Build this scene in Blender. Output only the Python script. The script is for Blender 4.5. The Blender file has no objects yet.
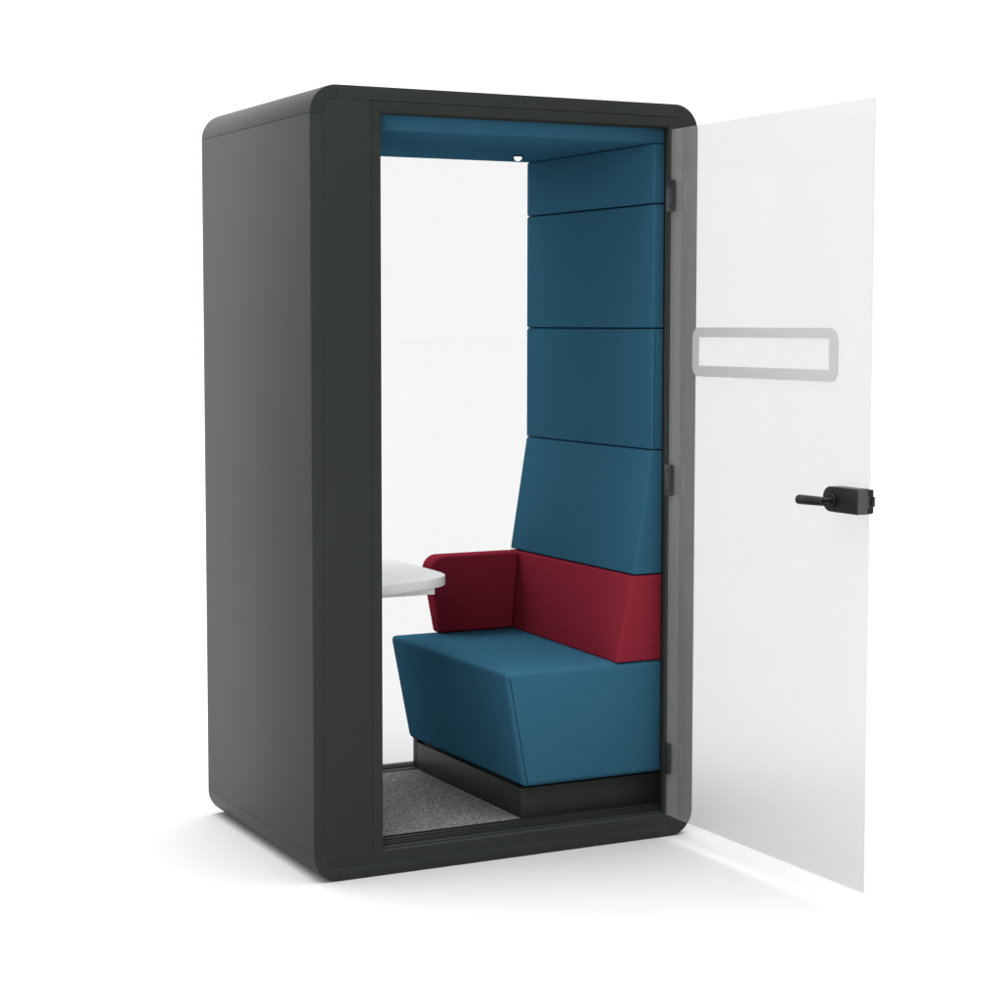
import bpy, bmesh, math
from mathutils import Vector, Matrix
S = bpy.context.scene

# ------------------------------------------------------------------ camera
YAW, PITCH = 0.4641, -0.0775
cam = bpy.data.cameras.new('camera')
cam.sensor_width = 36.0
cam.lens = 1963.04 / 1000 * 36
cam.shift_x, cam.shift_y = 0.0300, -0.02335
cam.clip_end = 400
co = bpy.data.objects.new('camera', cam)
S.collection.objects.link(co)
co.location = (-2.0067, -4.9747, 1.5521)
co.rotation_euler = (math.pi / 2 + PITCH, 0, -YAW)
S.camera = co

# ------------------------------------------------------------------ studio light (white cyclorama, darker room behind the camera)
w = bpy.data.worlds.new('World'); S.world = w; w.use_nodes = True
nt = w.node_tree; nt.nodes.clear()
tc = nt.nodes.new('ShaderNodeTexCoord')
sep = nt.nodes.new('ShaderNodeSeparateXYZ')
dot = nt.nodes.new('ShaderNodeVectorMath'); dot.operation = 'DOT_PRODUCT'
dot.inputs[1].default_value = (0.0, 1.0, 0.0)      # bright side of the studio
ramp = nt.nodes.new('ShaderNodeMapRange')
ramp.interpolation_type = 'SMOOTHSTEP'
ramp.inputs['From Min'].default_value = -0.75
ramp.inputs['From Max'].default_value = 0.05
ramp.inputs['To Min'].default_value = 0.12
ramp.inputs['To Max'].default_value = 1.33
zen = nt.nodes.new('ShaderNodeMapRange')                 # unseen overhead glow, added to brighten the floor
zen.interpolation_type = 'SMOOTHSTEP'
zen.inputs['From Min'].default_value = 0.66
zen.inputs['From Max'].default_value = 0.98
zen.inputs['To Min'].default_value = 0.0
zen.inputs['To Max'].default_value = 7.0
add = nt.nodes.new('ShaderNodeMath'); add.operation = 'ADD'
ldot = nt.nodes.new('ShaderNodeVectorMath'); ldot.operation = 'DOT_PRODUCT'   # added bright lobe out of view at left, lifts the side panel
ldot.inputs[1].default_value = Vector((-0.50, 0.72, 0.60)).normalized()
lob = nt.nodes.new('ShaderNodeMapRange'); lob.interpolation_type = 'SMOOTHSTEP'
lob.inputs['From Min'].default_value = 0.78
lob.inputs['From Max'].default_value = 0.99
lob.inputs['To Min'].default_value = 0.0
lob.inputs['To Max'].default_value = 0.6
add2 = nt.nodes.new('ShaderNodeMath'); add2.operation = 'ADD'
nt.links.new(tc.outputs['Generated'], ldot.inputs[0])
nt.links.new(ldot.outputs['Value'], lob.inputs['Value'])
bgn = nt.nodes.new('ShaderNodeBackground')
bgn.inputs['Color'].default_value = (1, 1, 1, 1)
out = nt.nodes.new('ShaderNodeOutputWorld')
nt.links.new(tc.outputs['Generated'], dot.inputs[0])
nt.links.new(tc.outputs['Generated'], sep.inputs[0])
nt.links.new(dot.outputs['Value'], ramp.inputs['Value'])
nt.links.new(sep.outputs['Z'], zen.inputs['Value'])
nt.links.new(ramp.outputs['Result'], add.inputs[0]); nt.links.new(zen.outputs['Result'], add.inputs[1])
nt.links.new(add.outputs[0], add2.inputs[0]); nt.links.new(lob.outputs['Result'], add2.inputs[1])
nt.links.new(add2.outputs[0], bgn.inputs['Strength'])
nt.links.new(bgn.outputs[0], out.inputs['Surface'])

def area(name, loc, target, size, power):
    l = bpy.data.lights.new(name, 'AREA'); l.shape = 'SQUARE'; l.size = size; l.energy = power
    o = bpy.data.objects.new(name, l); S.collection.objects.link(o)
    o.location = loc
    o.rotation_euler = (Vector(target) - Vector(loc)).to_track_quat('-Z', 'Y').to_euler()
    return o
area('added_front_fill', (-4.2, -5.6, 2.7), (0.8, 0.3, 1.0), 2.5, 150)  # added lamp out of view, brightens the booth's interior

S.view_settings.view_transform = 'Standard'
S.view_settings.look = 'None'
S.view_settings.exposure = 0
S.view_settings.gamma = 1

# ------------------------------------------------------------------ materials
def mat(name, col, rough=0.5, spec=0.5, metal=0.0):
    m = bpy.data.materials.new(name); m.use_nodes = True
    b = m.node_tree.nodes['Principled BSDF']
    b.inputs['Base Color'].default_value = (*col, 1)
    b.inputs['Roughness'].default_value = rough
    b.inputs['Specular IOR Level'].default_value = spec
    b.inputs['Metallic'].default_value = metal
    return m

def add_bump(m, scale, strength, dist, stretch=(1, 1, 1), detail=3):
    t = m.node_tree; b = t.nodes['Principled BSDF']
    c = t.nodes.new('ShaderNodeTexCoord'); mp = t.nodes.new('ShaderNodeMapping')
    mp.inputs['Scale'].default_value = stretch
    n = t.nodes.new('ShaderNodeTexNoise'); n.inputs['Scale'].default_value = scale; n.inputs['Detail'].default_value = detail
    bp = t.nodes.new('ShaderNodeBump'); bp.inputs['Strength'].default_value = strength; bp.inputs['Distance'].default_value = dist
    t.links.new(c.outputs['Object'], mp.inputs[0]); t.links.new(mp.outputs[0], n.inputs['Vector'])
    t.links.new(n.outputs['Fac'], bp.inputs['Height']); t.links.new(bp.outputs[0], b.inputs['Normal'])
    return n

def coat(name, col, rough, spec):
    m = mat(name, col, rough, spec); add_bump(m, 900, 0.12, 0.0004); return m

def fabric(name, a, bcol):
    m = mat(name, a, 0.95, 0.0)
    t = m.node_tree; b = t.nodes['Principled BSDF']
    b.inputs['Sheen Weight'].default_value = 0.0
    c = t.nodes.new('ShaderNodeTexCoord')
    mp = t.nodes.new('ShaderNodeMapping'); mp.inputs['Scale'].default_value = (.45, .45, 9)
    n = t.nodes.new('ShaderNodeTexNoise'); n.inputs['Scale'].default_value = 110; n.inputs['Detail'].default_value = 6
    r = t.nodes.new('ShaderNodeMapRange'); r.inputs['From Min'].default_value = .3; r.inputs['From Max'].default_value = .7
    mx = t.nodes.new('ShaderNodeMix'); mx.data_type = 'RGBA'
    mx.inputs['A'].default_value = (*a, 1); mx.inputs['B'].default_value = (*bcol, 1)
    bp = t.nodes.new('ShaderNodeBump'); bp.inputs['Strength'].default_value = .2; bp.inputs['Distance'].default_value = .001
    t.links.new(c.outputs['Object'], mp.inputs[0]); t.links.new(mp.outputs[0], n.inputs['Vector'])
    t.links.new(n.outputs['Fac'], r.inputs['Value']); t.links.new(r.outputs[0], mx.inputs['Factor'])
    t.links.new(mx.outputs['Result'], b.inputs['Base Color'])
    t.links.new(n.outputs['Fac'], bp.inputs['Height']); t.links.new(bp.outputs[0], b.inputs['Normal'])
    return m

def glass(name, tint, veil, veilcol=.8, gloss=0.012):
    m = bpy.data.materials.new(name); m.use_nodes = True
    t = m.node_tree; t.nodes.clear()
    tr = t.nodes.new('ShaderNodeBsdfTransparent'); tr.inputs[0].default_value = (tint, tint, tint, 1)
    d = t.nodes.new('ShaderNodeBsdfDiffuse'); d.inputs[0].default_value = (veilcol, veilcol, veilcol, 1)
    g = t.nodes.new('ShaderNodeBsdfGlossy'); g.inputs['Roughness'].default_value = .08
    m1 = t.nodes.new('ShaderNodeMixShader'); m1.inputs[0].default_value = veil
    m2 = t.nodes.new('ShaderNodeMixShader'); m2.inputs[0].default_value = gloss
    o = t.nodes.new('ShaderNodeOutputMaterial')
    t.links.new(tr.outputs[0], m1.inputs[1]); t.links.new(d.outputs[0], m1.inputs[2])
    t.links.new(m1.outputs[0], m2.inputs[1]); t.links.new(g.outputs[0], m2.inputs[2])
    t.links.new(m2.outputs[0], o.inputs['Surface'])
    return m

M = {}
M['shell'] = coat('graphite_powder_coat', (.0200, .0240, .0203), .48, .19)
M['frame'] = coat('graphite_frame_coat', (.0182, .0220, .0184), .5, .2)
M['black'] = mat('black_rubber', (.008, .008, .008), .6, .3)
M['lock'] = mat('satin_black_metal', (.005, .005, .005), .4, .3)
M['lockgrey'] = mat('dark_grey_metal', (.055, .055, .055), .5, .4)
M['hinge'] = mat('graphite_hinge_metal', (.020, .020, .020), .4, .5)
M['hinge_plate'] = mat('grey_hinge_metal', (.06, .06, .06), .5, .4)
M['blue'] = fabric('petrol_blue_upholstery', (.024, .089, .142), (.033, .112, .173))
M['seam'] = mat('dark_blue_thread', (.010, .040, .065), .9, .0)
M['red'] = fabric('wine_red_upholstery', (.190, .015, .028), (.240, .023, .038))
M['desk'] = mat('white_laminate', (.68, .68, .67), .4, .4)
M['frost'] = mat('frosted_film', (.395, .395, .395), .6, .1)
M['floor'] = mat('white_studio_floor', (.4015, .4015, .4015), .8, .0)
M['door_glass'] = glass('smoky_door_glass', .802, .105)  # pale diffuse veil mixed into the glass in place of reflections
M['rear_glass'] = glass('clear_rear_glass', .850, .015)
M['strip'] = glass('translucent_edge_strip', .96, .08)
# carpet
m = mat('speckled_grey_carpet', (.1, .1, .1), .95, .1); M['carpet'] = m
t = m.node_tree; b = t.nodes['Principled BSDF']
c = t.nodes.new('ShaderNodeTexCoord')
n = t.nodes.new('ShaderNodeTexNoise'); n.inputs['Scale'].default_value = 210; n.inputs['Detail'].default_value = 5; n.inputs['Roughness'].default_value = .8
r = t.nodes.new('ShaderNodeValToRGB')
e = r.color_ramp.elements
e[0].position = .38; e[0].color = (.025, .025, .027, 1)
e[1].position = .62; e[1].color = (.32, .315, .325, 1)
k = r.color_ramp.elements.new(.5); k.color = (.115, .113, .117, 1)
bp = t.nodes.new('ShaderNodeBump'); bp.inputs['Strength'].default_value = .7; bp.inputs['Distance'].default_value = .004
t.links.new(c.outputs['Object'], n.inputs['Vector']); t.links.new(n.outputs['Fac'], r.inputs[0])
t.links.new(r.outputs[0], b.inputs['Base Color']); t.links.new(n.outputs['Fac'], bp.inputs['Height']); t.links.new(bp.outputs[0], b.inputs['Normal'])
# lamp lens
m = mat('lit_lens', (.9, .9, .9), .3); M['lens'] = m
m.node_tree.nodes['Principled BSDF'].inputs['Emission Color'].default_value = (1, 1, 1, 1)
m.node_tree.nodes['Principled BSDF'].inputs['Emission Strength'].default_value = 1.3

# ------------------------------------------------------------------ helpers
def link(name, bm, m, parent=None, smooth=True):
    """one mesh object from a bmesh in world coordinates, stored relative to the parent's origin"""
    org = Vector((0, 0, 0)); q = parent
    while q is not None:
        org += q.location; q = q.parent
    if parent is None:
        pass
    bmesh.ops.recalc_face_normals(bm, faces=bm.faces)
    bmesh.ops.translate(bm, verts=bm.verts, vec=-org)
    me = bpy.data.meshes.new(name); bm.to_mesh(me); bm.free()
    ms = m if isinstance(m, (list, tuple)) else [m]
    for x in ms: me.materials.append(x)
    o = bpy.data.objects.new(name, me); S.collection.objects.link(o)
    if smooth:
        for p in me.polygons: p.use_smooth = True
        me.set_sharp_from_angle(angle=math.radians(32))
    o.parent = parent
    return o

def bevel(bm, w, seg=2, edges=None):
    if w <= 0: return bm
    es = edges if edges is not None else [e for e in bm.edges if e.is_manifold and e.calc_face_angle(0) > math.radians(25)]
    bmesh.ops.bevel(bm, geom=es, offset=w, segments=seg, profile=.5, affect='EDGES', clamp_overlap=True)
    return bm

def box(x0, x1, y0, y1, z0, z1, bv=0.0, seg=2, bm=None):
    nb = bmesh.new()
    bmesh.ops.create_cube(nb, size=1)
    for v in nb.verts:
        v.co = Vector((x0 + (v.co.x + .5) * (x1 - x0), y0 + (v.co.y + .5) * (y1 - y0), z0 + (v.co.z + .5) * (z1 - z0)))
    bevel(nb, bv, seg)
    return merge(bm, nb)

def merge(bm, nb):
    if bm is None: return nb
    me = bpy.data.meshes.new('tmp'); nb.to_mesh(me); nb.free(); bm.from_mesh(me); bpy.data.meshes.remove(me)
    return bm

def loft(A, B, bv=0.0, seg=2, bm=None):
    """closed solid between two matching 3-D outlines"""
    nb = bmesh.new()
    va = [nb.verts.new(p) for p in A]; vb = [nb.verts.new(p) for p in B]
    n_ = len(A)
    nb.faces.new(va); nb.faces.new(list(reversed(vb)))
    for i in range(n_):
        j = (i + 1) % n_
        nb.faces.new((va[j], va[i], vb[i], vb[j]))
    bmesh.ops.recalc_face_normals(nb, faces=nb.faces)
    bevel(nb, bv, seg)
    return merge(bm, nb)

def prism_y(poly, y0, y1, bv=0.0, seg=2, bm=None):
    return loft([(x, y0, z) for x, z in poly], [(x, y1, z) for x, z in poly], bv, seg, bm)

def prism_z(poly, z0, z1, bv=0.0, seg=2, bm=None):
    return loft([(x, y, z0) for x, y in poly], [(x, y, z1) for x, y in poly], bv, seg, bm)

def rrect(x0, x1, z0, z1, r, seg=8):
    """r: radius or four radii (bl, br, tr, tl)"""
    if not isinstance(r, (tuple, list)): r = (r,) * 4
    pts = []
    for (cx, cz, a0, rr) in ((x0 + r[0], z0 + r[0], 180, r[0]), (x1 - r[1], z0 + r[1], 270, r[1]),
                             (x1 - r[2], z1 - r[2], 0, r[2]), (x0 + r[3], z1 - r[3], 90, r[3])):
        if rr <= 0: pts.append((cx, cz)); continue
        for i in range(seg + 1):
            a = math.radians(a0 + 90 * i / seg); pts.append((cx + rr * math.cos(a), cz + rr * math.sin(a)))
    return pts

def ring_y(outer, inner, y0, y1, bv=0.0, seg=2, inner_only=False):
    """frame between two outlines with equal point counts"""
    nb = bmesh.new(); n_ = len(outer)
    L = [[nb.verts.new((x, y, z)) for x, z in pl] for pl, y in ((outer, y0), (inner, y0), (inner, y1), (outer, y1))]
    for a in range(4):
        A, B = L[a], L[(a + 1) % 4]
        for i in range(n_):
            j = (i + 1) % n_
            nb.faces.new((A[i], A[j], B[j], B[i]))
    bmesh.ops.recalc_face_normals(nb, faces=nb.faces)
    if inner_only:
        iv = set(L[1])
        return bevel(nb, bv, seg, [e for e in nb.edges if e.verts[0] in iv and e.verts[1] in iv])
    return bevel(nb, bv, seg)

def cyl(p0, p1, r0, r1=None, seg=24, bv=0.0, bm=None):
    r1 = r0 if r1 is None else r1
    p0, p1 = Vector(p0), Vector(p1); d = p1 - p0
    nb = bmesh.new()
    bmesh.ops.create_cone(nb, cap_ends=True, segments=seg, radius1=r0, radius2=r1, depth=d.length)
    bmesh.ops.transform(nb, matrix=Matrix.Translation((p0 + p1) / 2) @ d.to_track_quat('Z', 'Y').to_matrix().to_4x4(), verts=nb.verts)
    if bv: bevel(nb, bv, 3)
    return merge(bm, nb)

def thing(name, label, cat, loc):
    o = bpy.data.objects.new(name, None); S.collection.objects.link(o); o.location = loc
    o.empty_display_size = .2
    o['label'] = label; o['category'] = cat
    return o

# ------------------------------------------------------------------ floor
bm = bmesh.new(); s = 150
bm.faces.new([bm.verts.new(p) for p in ((-s, -s, 0), (s, -s, 0), (s, s, 0), (-s, s, 0))])
fl = link('floor', bm, M['floor']); fl['kind'] = 'structure'

# ------------------------------------------------------------------ booth
W, D, H, R, T = 1.2418, .8916, 2.2, .079, .037
booth = thing('phone_booth', 'tall graphite rounded booth with petrol blue lining and its glass door standing open', 'phone booth', (W / 2, D / 2, 0))
G = .0006   # half joint

def corner(cx, cz, a0):
    A = [(cx + R * math.cos(math.radians(a0 + 90 * i / 20)), cz + R * math.sin(math.radians(a0 + 90 * i / 20))) for i in range(21)]
    B = [(cx + (R - T) * math.cos(math.radians(a0 + 90 * i / 20)), cz + (R - T) * math.sin(math.radians(a0 + 90 * i / 20))) for i in range(20, -1, -1)]
    nb = bmesh.new()
    for y in (0, D):
        pass
    n_ = 21
    f = {}
    for key, y in (('f', 0.0), ('b', D)):
        f[key] = [nb.verts.new((x, y, z)) for x, z in A], [nb.verts.new((x, y, z)) for x, z in reversed(B)]
    (Af, Bf), (Ab, Bb) = f['f'], f['b']
    for i in range(20):
        nb.faces.new((Af[i], Af[i + 1], Bf[i + 1], Bf[i])); nb.faces.new((Ab[i + 1], Ab[i], Bb[i], Bb[i + 1]))
        nb.faces.new((Af[i + 1], Af[i], Ab[i], Ab[i + 1])); nb.faces.new((Bf[i], Bf[i + 1], Bb[i + 1], Bb[i]))
    nb.faces.new((Af[0], Bf[0], Bb[0], Ab[0])); nb.faces.new((Bf[20], Af[20], Ab[20], Bb[20]))
    bmesh.ops.recalc_face_normals(nb, faces=nb.faces)
    bevel(nb, .0007, 2)
    return nb
for cx, cz, a0 in ((R, H - R, 90), (W - R, H - R, 0), (R, R, 180), (W - R, R, 270)):
    link('corner_profile', corner(cx, cz, a0), M['shell'], booth)
link('side_panel', box(0, T, 0, D, R + G, H - R - G, .0007), M['shell'], booth)
link('side_panel', box(W - T, W, 0, D, R + G, H - R - G, .0007), M['shell'], booth)
link('roof_panel', box(R + G, W - R - G, 0, D, H - T, H, .0007), M['shell'], booth)
link('base_panel', box(R + G, W - R - G, 0, D, 0.0, T, .0007), M['shell'], booth)

# front pillar and door frame, 1.5 mm back from the shell edge
link('front_pillar', prism_y(rrect(T + .0004, .1807, T + .0004, H - T - .0004, (.042, .003, .003, .042)), .0004, .05, .0003), M['frame'], booth)
OX0, OX1, OZ0, OZ1 = .2125, 1.1435, .0720, 2.1325
link('door_frame', ring_y([(.1815, T + .0003), (W - T - .0003, T + .0003), (W - T - .0003, H - T - .0012), (.1815, H - T - .0012)],
                          [(OX0, OZ0), (OX1, OZ0), (OX1, OZ1), (OX0, OZ1)], .0006, .020, .009, 3, True), M['frame'], booth)
link('rebate_seal', ring_y([(OX0 - .012, OZ0 - .012), (OX1 + .030, OZ0 - .012), (OX1 + .030, OZ1 + .012), (OX0 - .012, OZ1 + .012)],
                           [(OX0 + .0015, OZ0 + .003), (OX1 + .004, OZ0 + .003), (OX1 + .004, OZ1 - .004), (OX0 + .0015, OZ1 - .004)], .0205, .030, .001), M['black'], booth)
# backing behind the joints so no light leaks through them
link('front_lining', ring_y([(T - .002, T - .002), (W - T + .002, T - .002), (W - T + .002, H - T + .002), (T - .002, H - T + .002)],
                            [(OX0 - .004, OZ0 - .004), (OX1 + .016, OZ0 - .004), (OX1 + .016, OZ1 + .004), (OX0 - .004, OZ1 + .004)], .051, .056), M['black'], booth)

# threshold rails
th = link('threshold', box(OX0 - .003, W - T - .002, .012, .080, .05, .0765, .001), M['frame'], booth)
for y0, y1, z1 in ((.034, .040, .0815), (.047, .055, .0835), (.062, .074, .0865)):
    link('rail', box(OX0 - .002, OX1 + .018, y0, y1, (.0767), z1, .0008), M['frame'], th)
link('carpet_seal', box(OX0 - .01, W - T - .003, .0802, .0845, .05, .0895, .001), M['black'], booth)
link('carpet', box(T + .001, W - T - .001, .0850, .8150, T + .002, .0885, .002), M['carpet'], booth)

# rear glazing
RX0, RX1, RZ0, RZ1 = .09, 1.150, .0985, 2.10
rf = link('rear_frame', ring_y([(T + .001, T + .001), (W - T - .001, T + .001), (W - T - .001, H - T - .001), (T + .001, H - T - .001)],
                               [(RX0, RZ0), (RX1, RZ0), (RX1, RZ1), (RX0, RZ1)], .862, D - .0015, .0015), M['frame'], booth)
link('rear_sill', box(T + .002, W - T - .002, .8165, .8605, T + .002, .0915, .002), M['frame'], booth)
link('sill_seal', box(RX0, RX1, .846, .8615, .0917, .0955, .0006), M['black'], booth)
link('rear_glass', box(RX0 - .006, RX1 + .006, .872, .880, RZ0 - .006, RZ1 + .006), M['rear_glass'], booth)

# linings
link('left_wall_lining', box(T + .001, .062, .058, .860, .09, 2.086, .004), M['blue'], booth)
cp = link('ceiling_panel', box(T + .002, W - T - .002, .060, .8600, 2.0905, 2.155, .005, 3), M['blue'], booth)
lamp = link('ceiling_lamp', cyl((.977, .642, 2.0905), (.977, .642, 2.0865), .0175, .0165, 28, .0008), M['black'], booth)
bm = bmesh.new(); bmesh.ops.create_uvsphere(bm, u_segments=24, v_segments=12, radius=.0125)
bmesh.ops.translate(bm, verts=bm.verts, vec=(.977, .642, 2.0865)); link('lens', bm, M['lens'], lamp)
PX = 1.1265
for z0, z1 in ((1.9130, 2.0895), (1.5415, 1.9095), (1.1755, 1.5380)):
    wp = link('wall_panel', box(PX, W - T - .001, .060, .8600, z0, z1, .0055, 4), M['blue'], booth)
    if z0 < 1.3:
        link('seam', cyl((PX + .0062, .0598, z0 + .006), (PX + .0062, .0598, z1 - .006), .0010, seg=8), M['seam'], wp)

# ------------------------------------------------------------------ glass door (open about 89 degrees)
HX, TH, WD, Z0, Z1 = 1.1467, 1.555, .932, .0695, 2.1256
ux = Vector((math.cos(TH), -math.sin(TH), 0)); nx = Vector((-math.sin(TH), -math.cos(TH), 0))
def dp(s_, off, z): return Vector((HX, 0, 0)) + ux * s_ + nx * off + Vector((0, 0, z))
def dxf(bm):
    """local (s, off, z) -> world"""
    for v in bm.verts: v.co = dp(v.co.x, v.co.y, v.co.z)
    return bm
GT = .008
door = link('door', dxf(box(0.004, WD, -GT, 0, Z0, Z1)), M['door_glass'], booth)
door['label'] = 'frameless clear glass door swung open towards the right'
link('pale_hinge_strip', dxf(box(.006, .040, -GT - .0040, -GT - .0004, Z0, Z1)), M['strip'], door)  # thin pale translucent strip along the hinge side of the glass
outer = rrect(.127, .803, 1.401, 1.5425, .030, 8)
inner = rrect(.158, .767, 1.432, 1.5150, .003, 8)
link('frosted_border', dxf(ring_y(outer, inner, .0004, .0024)), M['frost'], door)
for zc in (1.9305, 1.0875, .2450):
    h = .0465
    hg = link('hinge', dxf(box(-.008, .029, .0005, .0095, zc - h, zc + h, .0015)), M['hinge'], door)
for zc in (1.9305, 1.0875, .2450):
    link('hinge_plate', dxf(box(.004, .058, -GT - .0105, -GT - .0045, zc - .044, zc + .044, .001)), M['hinge_plate'], door)
    for dz in (-.030, .030):
        link('screw', dxf(cyl((.012, .0096, zc + dz), (.012, .0107, zc + dz), .0034, .0030, 14)), M['black'], door)
    link('hinge_knuckle', cyl((HX - .004, -.002, zc - .044), (HX - .004, -.002, zc + .044), .0055, seg=16, bv=.0008), M['lockgrey'], door)

# lock case, end plate, bolt, lever
body = rrect(.797, .940, 1.0640, 1.1300, (.030, .002, .002, .030), 10)
nb = loft([(x, .0005, z) for x, z in body], [(x, .040, z) for x, z in body], .0025, 3)
lock = link('lock', dxf(nb), M['lock'], door)
link('lock_clip', dxf(box(.890, .9405, -GT - .005, -GT - .0005, 1.068, 1.126, .001)), M['lock'], door)
link('lock_plate', dxf(box(.9407, .9425, -.008, .0385, 1.0655, 1.1285, .0004)), M['lockgrey'], door)
bm = box(.9427, .9440, -.0080, .006, 1.1125, 1.1285)
bm = box(.9427, .9440, -.0080, .006, 1.0655, 1.0805, bm=bm)
link('lock_bolt', dxf(box(.9428, .9500, -.010, .001, 1.084, 1.110, .001, bm=bm)), M['lock'], door)
bm = cyl((.838, .0402, 1.094), (.838, .047, 1.094), .0185, seg=32, bv=.001)
bm = cyl((.842, .046, 1.094), (.842, .0760, 1.094), .0085, seg=24, bm=bm)
bm = cyl((.846, .0720, 1.093), (.737, .0720, 1.0905), .0118, .0132, 28, .003, bm=bm)
link('lever_handle', dxf(bm), M['lock'], door)

# ------------------------------------------------------------------ bench
YF, YB = .060, .8590
bench = thing('booth_bench', 'petrol blue upholstered bench with a wine red back band and arm, inside the booth', 'bench', (.95, .46, .0885))
link('plinth', box(  .6950, W - T - .002, .0856, .8140, .0890, .1780, .001), M['frame'], bench)
link('plinth_post', box(.7020, .7300, .8250, .8580, .0920, .1850, .001), M['frame'], bench)
seat = link('seat_cushion', loft([(.6290, YF, .5335), (.6915, YF, .1865), (W - T - .002, YF, .1865), (W - T - .002, YF, .5335)],
                          [(.6180, YB, .5335), (.6860, YB, .1865), (W - T - .002, YB, .1865), (W - T - .002, YB, .5335)], .017, 5), M['blue'], bench)
link('seam', cyl((.6440, .0598, .520), (.7030, .0598, .196), .0011, seg=8), M['seam'], seat)
link('lower_back_cushion', loft([(1.0060, YF, .5345), (1.0595, YF, .7945), (W - T - .002, YF, .7945), (W - T - .002, YF, .5345)],
                                [(1.0540, YB, .5345), (1.0585, YB, .7945), (W - T - .002, YB, .7945), (W - T - .002, YB, .5345)], .005, 4), M['red'], bench)
link('backrest', prism_y([(1.0655, .7985), (PX, 1.1725), (W - T - .002, 1.1725), (W - T - .002, .7985)], YF, YB, .005, 4), M['blue'], bench)
# arm along the rear glass: tapered end with a rounded upper corner
def arm():
    z0, z1 = .5348, .7945
    pts = [(.7740, z0)]
    cx, r_ = .7800, .046
    xl = lambda z: .7740 - (z - z0) / (z1 - z0) * .050
    n_ = 10
    # rounded corner between the slanting end and the top
    for i in range(n_ + 1):
        a = i / n_ * math.pi / 2
        pts.append((xl(z1 - r_) + r_ * 1.05 * (1 - math.cos(a)) , z1 - r_ + r_ * math.sin(a)))
    pts += [(1.0570, z1), (1.0500, z0)]
    yf = lambda z: .806 - (z - z0) / (z1 - z0) * .028
    A = [(x, yf(z), z) for x, z in pts]; B = [(x, YB - .0015, z) for x, z in pts]
    return loft(A, B, .010, 4)
link('arm_cushion', arm(), M['red'], bench)

# ------------------------------------------------------------------ desk
desk = thing('booth_desk', 'small white wall desk with rounded corner on the left inside the booth', 'desk', (.30, .55, .742))
poly = [(.0635, .215), (.20, .222), (.317, .236), (.382, .254), (.457, .279), (.500, .298), (.545, .327), (.575, .357), (.594, .390),
        (.603, .430), (.607, .480), (.608, .60), (.608, .852), (.0635, .852)]
link('tabletop', prism_z(poly, .7600, .7900, .002, 3), M['desk'], desk)
link('support_board', box(.0635, .524, .318, .840, .7410, .7598, .001), M['desk'], desk)
